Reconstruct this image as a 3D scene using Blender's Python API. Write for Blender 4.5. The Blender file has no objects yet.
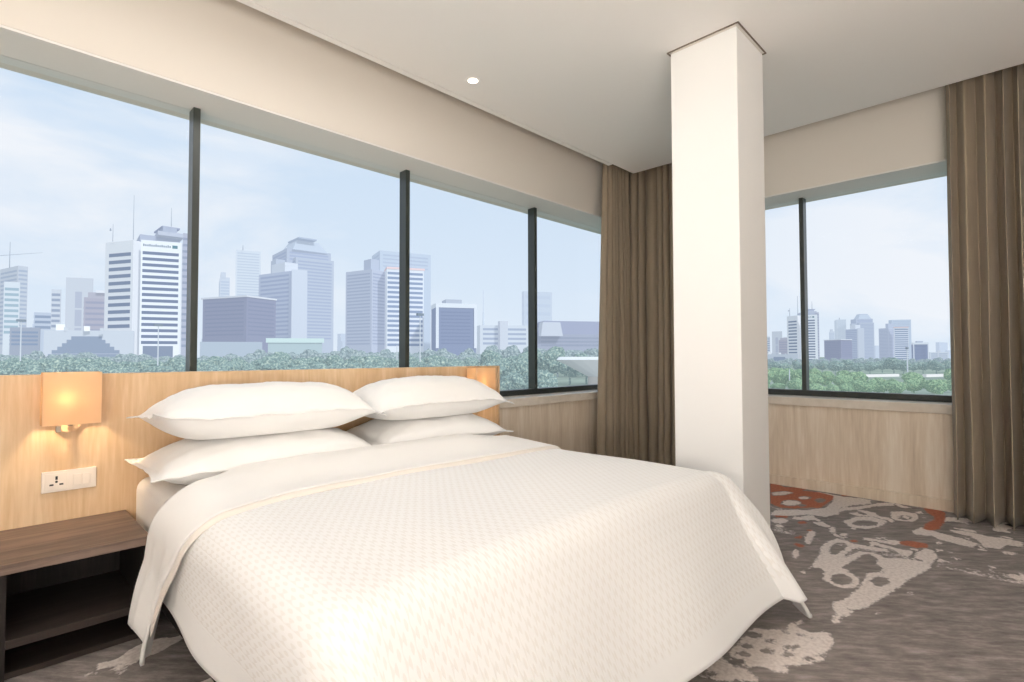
import bpy, bmesh, math, random
import numpy as np
from mathutils import Vector, Matrix, noise
random.seed(7)
C = bpy.context.scene.collection
PI = math.pi

# ------------------------------------------------------------------ helpers
class MB:
    """collects geometry, builds ONE mesh object"""
    def __init__(s): s.v=[]; s.f=[]; s.smooth=False
    def box(s, x0,x1,y0,y1,z0,z1):
        n=len(s.v)
        s.v += [(x0,y0,z0),(x1,y0,z0),(x1,y1,z0),(x0,y1,z0),(x0,y0,z1),(x1,y0,z1),(x1,y1,z1),(x0,y1,z1)]
        s.f += [tuple(n+i for i in q) for q in ((3,2,1,0),(4,5,6,7),(0,1,5,4),(1,2,6,5),(2,3,7,6),(3,0,4,7))]
        return s
    def prism(s, pts, z0, z1, top=None):
        """pts counter-clockwise xy polygon"""
        n=len(s.v); k=len(pts); top = top or pts
        s.v += [(p[0],p[1],z0) for p in pts]+[(p[0],p[1],z1) for p in top]
        s.f += [tuple(n+i for i in reversed(range(k))), tuple(n+k+i for i in range(k))]
        s.f += [(n+i,n+(i+1)%k,n+k+(i+1)%k,n+k+i) for i in range(k)]
        return s
    def tube(s, p0, p1, r0, r1=None, k=16):
        r1 = r0 if r1 is None else r1
        p0=Vector(p0); p1=Vector(p1); d=(p1-p0).normalized()
        a=d.orthogonal().normalized(); b=d.cross(a); n=len(s.v)
        for p,r in ((p0,r0),(p1,r1)):
            for i in range(k):
                t=2*PI*i/k; s.v.append(tuple(p+(a*math.cos(t)+b*math.sin(t))*r))
        s.f += [(n+i,n+(i+1)%k,n+k+(i+1)%k,n+k+i) for i in range(k)]
        s.f += [tuple(n+i for i in reversed(range(k))), tuple(n+k+i for i in range(k))]
        return s
    def grid(s, fn, nu, nv):
        n=len(s.v)
        for j in range(nv+1):
            for i in range(nu+1): s.v.append(tuple(fn(i/nu, j/nv)))
        for j in range(nv):
            for i in range(nu):
                a=n+j*(nu+1)+i; s.f.append((a,a+1,a+nu+2,a+nu+1))
        return s
    def build(s, name, mat, parent=None, bevel=0, smooth=False, uv=None, solid=0, seg=2):
        me=bpy.data.meshes.new(name); me.from_pydata(s.v,[],s.f)
        me.validate()
        if uv:
            l=me.uv_layers.new(name='UVMap'); vi=[lp.vertex_index for lp in me.loops]
            for i,v in enumerate(vi): l.data[i].uv=uv[v]
        o=bpy.data.objects.new(name,me); C.objects.link(o)
        if mat: me.materials.append(mat)
        if parent is not None: o.parent=parent
        if bevel:
            m=o.modifiers.new('bevel','BEVEL'); m.width=bevel; m.segments=seg; m.limit_method='ANGLE'
        if solid:
            m=o.modifiers.new('solid','SOLIDIFY'); m.thickness=solid; m.offset=0
        if smooth:
            me.polygons.foreach_set('use_smooth',[True]*len(me.polygons))
        return o

def box(name, mat, b, parent=None, bevel=0): return MB().box(*b).build(name,mat,parent,bevel)
def tag(o,label=None,cat=None,group=None,kind=None):
    if label: o['label']=label
    if cat: o['category']=cat
    if group: o['group']=group
    if kind: o['kind']=kind
    return o
def empty(name, loc=(0,0,0)):
    o=bpy.data.objects.new(name,None); o.empty_display_size=.1; o.location=loc; C.objects.link(o); return o
def struct(o): o['kind']='structure'; return o
def copy_tree(o, parent=None):
    c=o.copy(); C.objects.link(c)
    if parent is not None: c.parent=parent
    for ch in [q for q in bpy.data.objects if q.parent==o]: copy_tree(ch,c)
    return c
def sm(a,b,x):
    t=max(0,min(1,(x-a)/(b-a))); return t*t*(3-2*t)

# ------------------------------------------------------------------ materials
def srgb(r,g,b):
    f=lambda c:(c/255/12.92 if c/255<=.04045 else ((c/255+.055)/1.055)**2.4)
    return (f(r),f(g),f(b),1)
def newmat(name):
    m=bpy.data.materials.new(name); m.use_nodes=True; nt=m.node_tree; nt.nodes.clear()
    out=nt.nodes.new('ShaderNodeOutputMaterial'); return m,nt,out
def N(nt,t,**k):
    n=nt.nodes.new('ShaderNode'+t)
    for a,v in k.items():
        if a[0]=='i': n.inputs[int(a[1:])].default_value=v
        else: setattr(n,a,v)
    return n
def bsdf(nt,out,col,rough=.6,spec=.3,metal=0):
    b=nt.nodes.new('ShaderNodeBsdfPrincipled')
    b.inputs['Base Color'].default_value=col; b.inputs['Roughness'].default_value=rough
    b.inputs['Specular IOR Level'].default_value=spec; b.inputs['Metallic'].default_value=metal
    nt.links.new(b.outputs[0],out.inputs[0]); return b
def coords(nt,scale=(1,1,1),kind='Object'):
    tc=nt.nodes.new('ShaderNodeTexCoord'); mp=nt.nodes.new('ShaderNodeMapping')
    mp.inputs['Scale'].default_value=scale; nt.links.new(tc.outputs[kind],mp.inputs[0]); return mp
def ramp(nt,stops):
    r=nt.nodes.new('ShaderNodeValToRGB'); e=r.color_ramp.elements
    while len(e)<len(stops): e.new(.5)
    for q,(p,c) in zip(e,stops): q.position=p; q.color=c
    return r
def paint(name,col,rough=.75,bump=.02):
    m,nt,out=newmat(name); b=bsdf(nt,out,col,rough,.2)
    mp=coords(nt); n=N(nt,'TexNoise'); n.inputs['Scale'].default_value=90; n.inputs['Detail'].default_value=3
    nt.links.new(mp.outputs[0],n.inputs[0]); bp=N(nt,'Bump'); bp.inputs['Strength'].default_value=bump; bp.inputs['Distance'].default_value=.01
    nt.links.new(n.outputs[0],bp.inputs['Height']); nt.links.new(bp.outputs[0],b.inputs['Normal']); return m
def wood(name,c0,c1,c2,scale,rough=.45,bump=.05,fine=1.0):
    m,nt,out=newmat(name); b=bsdf(nt,out,c1,rough,.3)
    mp=coords(nt,scale); L=nt.links.new
    n1=N(nt,'TexNoise'); n1.inputs['Scale'].default_value=1; n1.inputs['Detail'].default_value=6; n1.inputs['Roughness'].default_value=.65; n1.inputs['Distortion'].default_value=.6
    L(mp.outputs[0],n1.inputs[0])
    n2=N(nt,'TexNoise'); n2.inputs['Scale'].default_value=7; n2.inputs['Detail'].default_value=4; L(mp.outputs[0],n2.inputs[0])
    mx=N(nt,'Math',operation='MULTIPLY_ADD'); mx.inputs[1].default_value=.35*fine; L(n2.outputs[0],mx.inputs[0]); L(n1.outputs[0],mx.inputs[2])
    r=ramp(nt,[(.42,c0),(.66,c1),(.85,c2)]); L(mx.outputs[0],r.inputs[0]); L(r.outputs[0],b.inputs['Base Color'])
    bp=N(nt,'Bump'); bp.inputs['Strength'].default_value=bump; bp.inputs['Distance'].default_value=.004
    L(mx.outputs[0],bp.inputs['Height']); L(bp.outputs[0],b.inputs['Normal']); return m
def linen(name,col,pattern=False,bumpscale=6,bstr=.25):
    m,nt,out=newmat(name); b=bsdf(nt,out,col,.85,.15); L=nt.links.new
    b.inputs['Sheen Weight'].default_value=.2
    mp=coords(nt); n=N(nt,'TexNoise'); n.inputs['Scale'].default_value=bumpscale; n.inputs['Detail'].default_value=5; n.inputs['Distortion'].default_value=.8
    L(mp.outputs[0],n.inputs[0])
    bp=N(nt,'Bump'); bp.inputs['Strength'].default_value=bstr; bp.inputs['Distance'].default_value=.02; L(n.outputs[0],bp.inputs['Height'])
    L(bp.outputs[0],b.inputs['Normal'])
    if pattern:
        uv=N(nt,'UVMap'); sx=N(nt,'SeparateXYZ'); L(uv.outputs[0],sx.inputs[0])
        def sine(src,k,ph=0):
            a=N(nt,'Math',operation='MULTIPLY_ADD'); a.inputs[1].default_value=k; a.inputs[2].default_value=ph; L(src,a.inputs[0])
            s=N(nt,'Math',operation='SINE'); L(a.outputs[0],s.inputs[0]); return s.outputs[0]
        def mul(a,bb,op='MULTIPLY'):
            q=N(nt,'Math',operation=op); L(a,q.inputs[0])
            if isinstance(bb,(int,float)): q.inputs[1].default_value=bb
            else: L(bb,q.inputs[1])
            return q.outputs[0]
        k1=2*PI/.036; k2=2*PI/.050
        p=mul(sine(sx.outputs[0],k1),sine(sx.outputs[1],k2))          # chequered dashes
        p2=mul(sine(sx.outputs[0],k1*3.0,.7),.55); p=mul(p,p2,'ADD')
        mr=N(nt,'MapRange'); mr.interpolation_type='SMOOTHSTEP'; mr.inputs[1].default_value=.15; mr.inputs[2].default_value=.55; L(p,mr.inputs[0])
        # plain border along the hem: the V coordinate carries the distance from the hem in Z
        att=N(nt,'Attribute',attribute_name='border'); mk=mul(mr.outputs[0],att.outputs['Fac'])
        mix=N(nt,'Mix',data_type='RGBA'); mix.inputs[6].default_value=col; mix.inputs[7].default_value=(col[0]*.93,col[1]*.915,col[2]*.895,1)
        L(mk,mix.inputs[0]); L(mix.outputs[2],b.inputs['Base Color'])
        b2=N(nt,'Bump'); b2.invert=True; b2.inputs['Strength'].default_value=.22; b2.inputs['Distance'].default_value=.004
        L(mk,b2.inputs['Height']); L(bp.outputs[0],b2.inputs['Normal']); L(b2.outputs[0],b.inputs['Normal'])
    return m
def plain(name,col,rough=.5,spec=.4,metal=0):
    m,nt,out=newmat(name); b=bsdf(nt,out,col,rough,spec,metal)
    mp=coords(nt); n=N(nt,'TexNoise'); n.inputs['Scale'].default_value=25; nt.links.new(mp.outputs[0],n.inputs[0])
    mr=N(nt,'MapRange'); mr.inputs[3].default_value=rough*.85; mr.inputs[4].default_value=min(1,rough*1.15)
    nt.links.new(n.outputs[0],mr.inputs[0]); nt.links.new(mr.outputs[0],b.inputs['Roughness']); return m
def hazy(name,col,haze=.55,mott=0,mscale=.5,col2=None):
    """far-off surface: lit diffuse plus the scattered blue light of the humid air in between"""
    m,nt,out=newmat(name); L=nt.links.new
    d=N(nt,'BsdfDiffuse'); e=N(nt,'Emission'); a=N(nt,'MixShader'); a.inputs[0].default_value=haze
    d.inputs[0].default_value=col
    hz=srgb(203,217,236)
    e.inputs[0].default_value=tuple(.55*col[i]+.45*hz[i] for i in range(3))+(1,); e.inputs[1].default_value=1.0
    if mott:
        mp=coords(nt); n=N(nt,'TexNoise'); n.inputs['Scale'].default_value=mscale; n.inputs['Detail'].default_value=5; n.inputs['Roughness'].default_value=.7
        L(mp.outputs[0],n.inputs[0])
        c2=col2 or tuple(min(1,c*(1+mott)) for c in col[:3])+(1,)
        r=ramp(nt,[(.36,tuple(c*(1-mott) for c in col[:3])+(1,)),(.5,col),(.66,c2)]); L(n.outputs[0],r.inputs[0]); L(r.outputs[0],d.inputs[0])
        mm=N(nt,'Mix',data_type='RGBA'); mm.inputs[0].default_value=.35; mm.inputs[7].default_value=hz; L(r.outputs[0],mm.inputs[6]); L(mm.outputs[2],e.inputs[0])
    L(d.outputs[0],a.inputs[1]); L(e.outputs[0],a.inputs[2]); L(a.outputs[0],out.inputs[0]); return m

M={}
M['ceiling']=paint('ceiling_paint',(.87,.835,.80,1))
M['wall']=paint('wall_paint',(.72,.67,.605,1))
M['soffit']=paint('soffit_paint',(.76,.74,.71,1))
M['white']=paint('column_paint',(.88,.865,.84,1))
M['oak']=wood('light_oak_vertical',srgb(186,153,117),srgb(203,172,136),srgb(217,190,156),(9,9,.8))
M['oak_pale']=wood('pale_oak_panel',srgb(198,178,155),srgb(219,202,180),srgb(232,219,201),(9,9,.7))
M['sill']=wood('pale_sill',srgb(205,192,176),srgb(214,203,188),srgb(224,214,200),(3,3,3),.35,.01)
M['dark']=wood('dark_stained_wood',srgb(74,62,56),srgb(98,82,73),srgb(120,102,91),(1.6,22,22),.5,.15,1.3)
M['darker']=wood('shaded_cabinet_inside',srgb(20,17,16),srgb(30,25,23),srgb(40,34,31),(22,22,1.6),.6,.1)  # near-black copy of the wood, recess shade put into the colour
M['shelf']=wood('shaded_shelf',srgb(34,28,26),srgb(46,39,36),srgb(58,50,46),(1.6,22,22),.5,.1)  # dark shelf copy, shade under the top slab put into its colour
M['gap']=paint('painted_gap_shade',srgb(120,108,96))  # shade of the gap round the column, painted as a darker tone
M['frame']=plain('dark_window_frame',srgb(38,42,38),.4,.5)
M['mull']=plain('mullion_frame',srgb(44,50,46),.3,.6)
M['linen']=linen('white_cotton',(.89,.875,.855,1),bumpscale=5,bstr=.22)
M['sheet']=linen('flap_cotton',(.89,.87,.845,1),bumpscale=3,bstr=.12)
M['duvet']=linen('woven_duvet',(.89,.88,.865,1),True,3,.12)
M['hem']=linen('hem_cotton',(.80,.74,.67,1),bumpscale=30,bstr=.05)
M['plastic']=plain('white_plastic',srgb(236,226,214),.35,.5)
M['black']=plain('black_hole',(.02,.02,.02,1),.5)
M['steel']=plain('brushed_steel',srgb(150,140,128),.35,.5,.9)
M['base']=plain('dark_bed_base',srgb(46,40,38),.8,.2)

def curtain_mat():
    m,nt,out=newmat('taupe_curtain'); b=bsdf(nt,out,srgb(146,132,114),.8,.15); L=nt.links.new
    b.inputs['Sheen Weight'].default_value=.15
    mp=coords(nt,(300,300,6)); n=N(nt,'TexNoise'); n.inputs['Scale'].default_value=1; n.inputs['Detail'].default_value=3; L(mp.outputs[0],n.inputs[0])
    r=ramp(nt,[(.3,srgb(142,128,110)),(.7,srgb(152,138,119))]); L(n.outputs[0],r.inputs[0]); L(r.outputs[0],b.inputs['Base Color'])
    bp=N(nt,'Bump'); bp.inputs['Strength'].default_value=.08; bp.inputs['Distance'].default_value=.003; L(n.outputs[0],bp.inputs['Height']); L(bp.outputs[0],b.inputs['Normal'])
    return m
M['curtain']=curtain_mat()
def glass_mat():
    m,nt,out=newmat('window_glass'); L=nt.links.new
    t=N(nt,'BsdfTransparent'); t.inputs[0].default_value=(.985,.99,.995,1)
    g=N(nt,'BsdfGlossy'); g.inputs['Roughness'].default_value=.02
    f=N(nt,'Fresnel'); f.inputs[0].default_value=1.12
    mu=N(nt,'Math',operation='MULTIPLY'); mu.inputs[1].default_value=.35; L(f.outputs[0],mu.inputs[0])
    mx=N(nt,'MixShader'); L(mu.outputs[0],mx.inputs[0]); L(t.outputs[0],mx.inputs[1]); L(g.outputs[0],mx.inputs[2]); L(mx.outputs[0],out.inputs[0]); return m
M['glass']=glass_mat()
def shade_mat():
    m,nt,out=newmat('lamp_shade_fabric'); L=nt.links.new
    d=N(nt,'BsdfDiffuse'); d.inputs[0].default_value=srgb(250,228,196)
    t=N(nt,'BsdfTranslucent'); t.inputs[0].default_value=srgb(255,230,192)
    mx=N(nt,'MixShader'); mx.inputs[0].default_value=.6; L(d.outputs[0],mx.inputs[1]); L(t.outputs[0],mx.inputs[2]); L(mx.outputs[0],out.inputs[0]); return m
M['shade']=shade_mat()
def glow(name,col,s):
    m,nt,out=newmat(name); e=N(nt,'Emission'); e.inputs[0].default_value=col; e.inputs[1].default_value=s; nt.links.new(e.outputs[0],out.inputs[0]); return m
M['bulb']=glow('bulb_glow',(1,.85,.62,1),30)
M['downglow']=glow('downlight_glow',(1,.86,.68,1),7)

def carpet_mat():
    m,nt,out=newmat('patterned_carpet'); L=nt.links.new; b=bsdf(nt,out,(.2,.18,.17,1),.95,.05)
    b.inputs['Sheen Weight'].default_value=.1
    # streaky grey-brown ground; streaks run across the room
    tc=N(nt,'TexCoord'); rt0=N(nt,'Mapping'); rt0.inputs['Rotation'].default_value=(0,0,math.radians(49)); rot=N(nt,'Mapping'); rot.inputs['Scale'].default_value=(4.5,15,1)
    L(tc.outputs['Object'],rt0.inputs[0]); L(rt0.outputs[0],rot.inputs[0])
    n1=N(nt,'TexNoise'); n1.inputs['Scale'].default_value=1.6; n1.inputs['Detail'].default_value=7; n1.inputs['Roughness'].default_value=.7; L(rot.outputs[0],n1.inputs[0])
    r1=ramp(nt,[(.33,srgb(92,84,81)),(.5,srgb(121,112,108)),(.68,srgb(154,145,140))]); L(n1.outputs[0],r1.inputs[0])
    # ragged edge noise added to the woven-pattern field
    n2=N(nt,'TexNoise'); n2.inputs['Scale'].default_value=30; n2.inputs['Detail'].default_value=5; n2.inputs['Roughness'].default_value=.7; L(tc.outputs['Object'],n2.inputs[0])
    def mask(att,amp,off=0):
        a=N(nt,'Attribute',attribute_name=att)
        k=N(nt,'Math',operation='MULTIPLY_ADD'); k.inputs[1].default_value=amp; k.inputs[2].default_value=-amp*.5+off; L(n2.outputs[0],k.inputs[0])
        s=N(nt,'Math',operation='ADD'); L(a.outputs['Fac'],s.inputs[0]); L(k.outputs[0],s.inputs[1])
        r=N(nt,'MapRange'); r.inputs[1].default_value=-.004; r.inputs[2].default_value=.006; L(s.outputs[0],r.inputs[0]); return r.outputs[0]
    mc=mask('cream',.06); mr=mask('rust',.045)
    n3=N(nt,'TexNoise'); n3.inputs['Scale'].default_value=60; n3.inputs['Detail'].default_value=4; L(tc.outputs['Object'],n3.inputs[0])
    rc=ramp(nt,[(.35,srgb(205,193,186)),(.6,srgb(228,218,211))]); L(n3.outputs[0],rc.inputs[0])
    rr=ramp(nt,[(.35,srgb(140,72,46)),(.65,srgb(176,100,66))]); L(n3.outputs[0],rr.inputs[0])
    x1=N(nt,'Mix',data_type='RGBA'); L(mc,x1.inputs[0]); L(r1.outputs[0],x1.inputs[6]); L(rc.outputs[0],x1.inputs[7])
    x2=N(nt,'Mix',data_type='RGBA'); L(mr,x2.inputs[0]); L(x1.outputs[2],x2.inputs[6]); L(rr.outputs[0],x2.inputs[7])
    # fibre tufts
    v=N(nt,'TexNoise'); v.inputs['Scale'].default_value=420; v.inputs['Detail'].default_value=2; L(tc.outputs['Object'],v.inputs[0])
    mr2=N(nt,'MapRange'); mr2.inputs[3].default_value=.78; mr2.inputs[4].default_value=1.2; L(v.outputs[0],mr2.inputs[0])
    x3=N(nt,'Mix',data_type='RGBA',blend_type='MULTIPLY'); x3.inputs[0].default_value=1; L(x2.outputs[2],x3.inputs[6]); L(mr2.outputs[0],x3.inputs[7])
    L(x3.outputs[2],b.inputs['Base Color'])
    bp=N(nt,'Bump'); bp.inputs['Strength'].default_value=.5; bp.inputs['Distance'].default_value=.004; L(v.outputs[0],bp.inputs['Height']); L(bp.outputs[0],b.inputs['Normal'])
    return m
M['carpet']=carpet_mat()
CREAM=[[(3.15,0.93),(3.25,0.91),(3.36,0.92),(3.51,0.93),(3.66,0.96),(3.77,0.96),(3.89,0.93),(3.89,0.87),(3.85,0.83),(3.87,0.76),(3.89,0.66),(3.84,0.65),(3.80,0.70),(3.80,0.75),(3.79,0.79),(3.74,0.81),(3.64,0.82),(3.55,0.81),(3.62,0.80),(3.73,0.78),(3.76,0.71),(3.74,0.67),(3.71,0.65),(3.77,0.57),(3.79,0.52),(3.80,0.47),(3.84,0.53),(3.96,0.53),(4.07,0.50),(4.04,0.45),(3.94,0.43),(3.80,0.44),(3.70,0.44),(3.60,0.46),(3.51,0.48),(3.42,0.50),(3.31,0.51),(3.22,0.53),(3.11,0.55),(3.00,0.57),(2.91,0.59),(2.86,0.62),(2.85,0.64),(2.83,0.62),(2.79,0.62),(2.74,0.64),(2.68,0.64),(2.64,0.65),(2.69,0.67),(2.77,0.67),(2.83,0.70),(2.88,0.71),(2.94,0.68),(3.00,0.67),(3.06,0.67),(3.13,0.66),(3.26,0.66),(3.37,0.67),(3.43,0.65),(3.46,0.60),(3.46,0.64),(3.48,0.67),(3.51,0.69),(3.44,0.72),(3.37,0.74),(3.33,0.75),(3.32,0.72),(3.27,0.68),(3.20,0.67),(3.12,0.68),(3.08,0.72),(3.08,0.75),(3.11,0.78),(3.11,0.81),(3.18,0.84),(3.19,0.89),(3.14,0.91)],
[(2.37,0.89),(2.40,0.84),(2.45,0.78),(2.52,0.79),(2.55,0.78),(2.50,0.74),(2.50,0.70),(2.55,0.66),(2.53,0.63),(2.47,0.61),(2.40,0.61),(2.31,0.61),(2.25,0.63),(2.19,0.67),(2.18,0.70),(2.16,0.70),(2.15,0.68),(2.11,0.68),(2.10,0.73),(2.09,0.77),(2.04,0.80),(2.02,0.74),(1.98,0.74),(1.95,0.80),(1.93,0.80),(1.89,0.85),(1.88,0.90),(1.95,0.91),(2.08,0.89),(2.24,0.89)],
[(2.57,0.75),(2.56,0.75),(2.54,0.76),(2.54,0.76),(2.54,0.77),(2.55,0.78),(2.57,0.77),(2.58,0.77),(2.59,0.76),(2.58,0.75)],
[(3.27,0.45),(3.26,0.45),(3.24,0.46),(3.23,0.47),(3.24,0.48),(3.24,0.48),(3.26,0.48),(3.27,0.47),(3.27,0.46),(3.28,0.45)],
[(2.90,0.53),(2.89,0.53),(2.88,0.53),(2.88,0.54),(2.88,0.54),(2.89,0.54),(2.90,0.54),(2.91,0.54),(2.91,0.53),(2.91,0.53)],
[(4.02,0.90),(3.99,0.90),(3.97,0.91),(3.96,0.92),(3.97,0.93),(3.99,0.94),(4.01,0.94),(4.03,0.93),(4.04,0.92),(4.04,0.90)],
[(4.08,0.62),(4.04,0.63),(4.01,0.65),(3.99,0.68),(4.00,0.69),(4.02,0.71),(4.07,0.69),(4.10,0.68),(4.11,0.65),(4.11,0.63)],
[(4.05,0.97),(4.02,0.97),(4.00,0.98),(3.99,0.99),(4.00,1.00),(4.03,1.01),(4.06,1.01),(4.08,1.00),(4.09,0.99),(4.08,0.98)],
[(3.45,1.05),(3.45,1.02),(3.34,1.01),(3.38,1.04)],
[(3.93,1.08),(3.89,1.06),(3.68,1.04),(3.62,1.04),(3.74,1.07),(3.84,1.07)],
[(4.46,0.77),(4.38,0.78),(4.30,0.81),(4.24,0.84),(4.22,0.89),(4.21,0.94),(4.27,0.96),(4.32,1.00),(4.42,0.97),(4.49,0.96),(4.56,0.91),(4.59,0.86),(4.57,0.83),(4.55,0.77)],
[(4.83,0.80),(4.91,0.74),(4.91,0.65),(4.76,0.62),(4.65,0.64),(4.63,0.68),(4.60,0.73),(4.66,0.77)],
[(5.10,1.37),(5.09,1.26),(5.07,1.16),(5.12,1.03),(5.11,0.98),(4.99,0.95),(4.84,1.04),(4.68,1.09),(4.48,1.06),(4.35,1.11),(4.32,1.22),(4.12,1.35),(4.12,1.41),(4.26,1.43),(4.38,1.35),(4.44,1.26),(4.61,1.18),(4.79,1.18),(4.93,1.20),(4.98,1.29)],
[(4.48,1.11),(4.71,1.08),(4.85,0.99),(5.05,0.91),(5.17,0.82),(5.05,0.81),(4.92,0.91),(4.76,0.97),(4.60,1.06),(4.42,1.08)],
[(4.38,0.62),(4.55,0.58),(4.52,0.54),(4.47,0.44),(4.45,0.36),(4.39,0.28),(4.28,0.30),(4.29,0.36),(4.31,0.42),(4.31,0.46),(4.38,0.50),(4.33,0.57)],
[(4.61,0.44),(4.65,0.35),(4.62,0.26),(4.64,0.15),(4.62,0.08),(4.50,0.08),(4.49,0.15),(4.36,0.18),(4.34,0.25),(4.45,0.28),(4.54,0.33),(4.55,0.41)],
[(4.77,0.51),(4.96,0.48),(5.02,0.38),(4.95,0.33),(4.87,0.38),(4.85,0.45)],
[(4.32,0.17),(4.36,0.10),(4.29,0.12),(4.27,0.16)],
[(4.03,0.82),(4.05,0.75),(4.06,0.63),(4.00,0.64),(4.00,0.74),(3.98,0.80)],
[(4.06,0.98),(4.01,0.97),(3.99,0.98),(3.99,0.99),(4.02,1.00),(4.07,1.02),(4.12,1.02),(4.15,1.02),(4.14,1.01),(4.12,0.99)],
[(4.02,0.90),(4.00,0.90),(3.98,0.91),(3.97,0.92),(3.98,0.93),(4.00,0.93),(4.03,0.93),(4.04,0.92),(4.05,0.91),(4.04,0.90)],
[(4.05,1.27),(4.00,1.27),(3.96,1.29),(3.94,1.32),(3.96,1.35),(3.99,1.37),(4.04,1.36),(4.08,1.34),(4.09,1.32),(4.09,1.28)],
[(3.42,1.01),(3.37,1.01),(3.35,1.01),(3.35,1.02),(3.38,1.04),(3.42,1.05),(3.47,1.06),(3.50,1.06),(3.50,1.05),(3.47,1.03)],
[(4.25,0.44),(4.22,0.44),(4.21,0.45),(4.20,0.46),(4.21,0.47),(4.23,0.47),(4.25,0.47),(4.27,0.46),(4.28,0.45),(4.27,0.44)],
[(3.96,1.10),(3.93,1.06),(3.64,1.02),(3.65,1.05),(3.80,1.09)],
[(4.60,1.35),(4.55,1.36),(4.51,1.37),(4.48,1.40),(4.48,1.43),(4.49,1.46),(4.54,1.46),(4.58,1.47),(4.63,1.45),(4.66,1.42),(4.66,1.40),(4.65,1.36)],
[(4.79,1.63),(4.92,1.57),(4.92,1.50),(4.79,1.53),(4.71,1.59)],
[(4.82,1.35),(4.79,1.36),(4.76,1.37),(4.75,1.39),(4.76,1.41),(4.78,1.42),(4.82,1.41),(4.84,1.40),(4.85,1.38),(4.85,1.36)]]
CREAM_CUT=[[(3.55,0.89),(3.70,0.92),(3.80,0.91),(3.84,0.88),(3.78,0.85),(3.65,0.85),(3.57,0.86)],
[(3.37,0.79),(3.45,0.78),(3.57,0.76),(3.68,0.75),(3.72,0.72),(3.65,0.67),(3.56,0.66),(3.53,0.62),(3.44,0.62),(3.44,0.66),(3.46,0.69),(3.39,0.71),(3.36,0.74)],
[(3.16,0.79),(3.26,0.79),(3.29,0.76),(3.25,0.71),(3.18,0.70),(3.12,0.72),(3.12,0.76)],
[(3.30,0.64),(3.38,0.62),(3.38,0.58),(3.33,0.56),(3.24,0.58),(3.23,0.61)],
[(3.17,0.92),(3.26,0.91),(3.29,0.87),(3.25,0.84),(3.14,0.82),(3.12,0.86)],
[(2.33,0.78),(2.31,0.78),(2.30,0.79),(2.29,0.80),(2.29,0.81),(2.29,0.82),(2.31,0.81),(2.33,0.80),(2.33,0.79),(2.34,0.78)],
[(2.34,0.70),(2.32,0.71),(2.30,0.72),(2.29,0.73),(2.29,0.74),(2.30,0.75),(2.32,0.74),(2.33,0.73),(2.35,0.72),(2.35,0.70)],
[(2.46,0.72),(2.45,0.72),(2.44,0.72),(2.43,0.73),(2.43,0.74),(2.43,0.74),(2.45,0.74),(2.46,0.73),(2.46,0.73),(2.46,0.72)],
[(2.43,0.76),(2.42,0.76),(2.41,0.77),(2.40,0.77),(2.40,0.78),(2.41,0.78),(2.42,0.78),(2.42,0.78),(2.43,0.77),(2.43,0.76)],
[(2.46,0.67),(2.46,0.67),(2.45,0.68),(2.44,0.69),(2.44,0.69),(2.45,0.69),(2.46,0.69),(2.46,0.69),(2.47,0.68),(2.47,0.67)],
[(2.27,0.70),(2.25,0.70),(2.24,0.71),(2.23,0.72),(2.23,0.73),(2.23,0.74),(2.25,0.73),(2.27,0.73),(2.27,0.71),(2.28,0.70)],
[(2.29,0.63),(2.27,0.64),(2.26,0.65),(2.25,0.66),(2.25,0.67),(2.25,0.67),(2.26,0.67),(2.28,0.66),(2.29,0.65),(2.29,0.63)],
[(2.24,0.76),(2.23,0.76),(2.21,0.77),(2.20,0.79),(2.20,0.80),(2.21,0.81),(2.22,0.80),(2.24,0.79),(2.25,0.78),(2.25,0.76)],
[(2.32,0.84),(2.30,0.84),(2.28,0.85),(2.27,0.87),(2.28,0.88),(2.29,0.89),(2.31,0.88),(2.33,0.88),(2.34,0.86),(2.34,0.85)],
[(2.15,0.82),(2.13,0.82),(2.12,0.83),(2.11,0.84),(2.11,0.85),(2.11,0.86),(2.13,0.86),(2.15,0.85),(2.15,0.83),(2.16,0.82)],
[(2.22,0.83),(2.21,0.83),(2.19,0.84),(2.18,0.86),(2.18,0.87),(2.19,0.88),(2.21,0.87),(2.22,0.86),(2.23,0.85),(2.23,0.84)],
[(2.08,0.81),(2.06,0.82),(2.04,0.83),(2.03,0.84),(2.03,0.86),(2.04,0.87),(2.06,0.86),(2.08,0.85),(2.09,0.84),(2.09,0.82)],
[(2.35,0.60),(2.34,0.61),(2.33,0.62),(2.32,0.63),(2.31,0.64),(2.32,0.64),(2.33,0.63),(2.34,0.63),(2.35,0.61),(2.36,0.60)],
[(2.08,0.86),(2.07,0.86),(2.05,0.87),(2.05,0.88),(2.05,0.89),(2.06,0.89),(2.07,0.89),(2.08,0.89),(2.09,0.88),(2.09,0.87)],
[(2.06,0.79),(2.04,0.80),(2.03,0.81),(2.02,0.82),(2.02,0.83),(2.02,0.83),(2.04,0.83),(2.05,0.82),(2.06,0.81),(2.06,0.79)],
[(1.93,0.86),(1.92,0.86),(1.90,0.87),(1.89,0.89),(1.89,0.90),(1.90,0.90),(1.92,0.90),(1.93,0.89),(1.94,0.88),(1.94,0.86)],
[(4.42,0.81),(4.38,0.81),(4.34,0.83),(4.31,0.86),(4.29,0.89),(4.28,0.92),(4.30,0.93),(4.32,0.94),(4.38,0.93),(4.41,0.92),(4.45,0.89),(4.47,0.86),(4.46,0.84),(4.46,0.81)],
[(4.75,0.66),(4.71,0.66),(4.68,0.68),(4.66,0.69),(4.65,0.71),(4.67,0.73),(4.71,0.73),(4.74,0.73),(4.78,0.72),(4.80,0.70),(4.80,0.68),(4.79,0.66)]]
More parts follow.
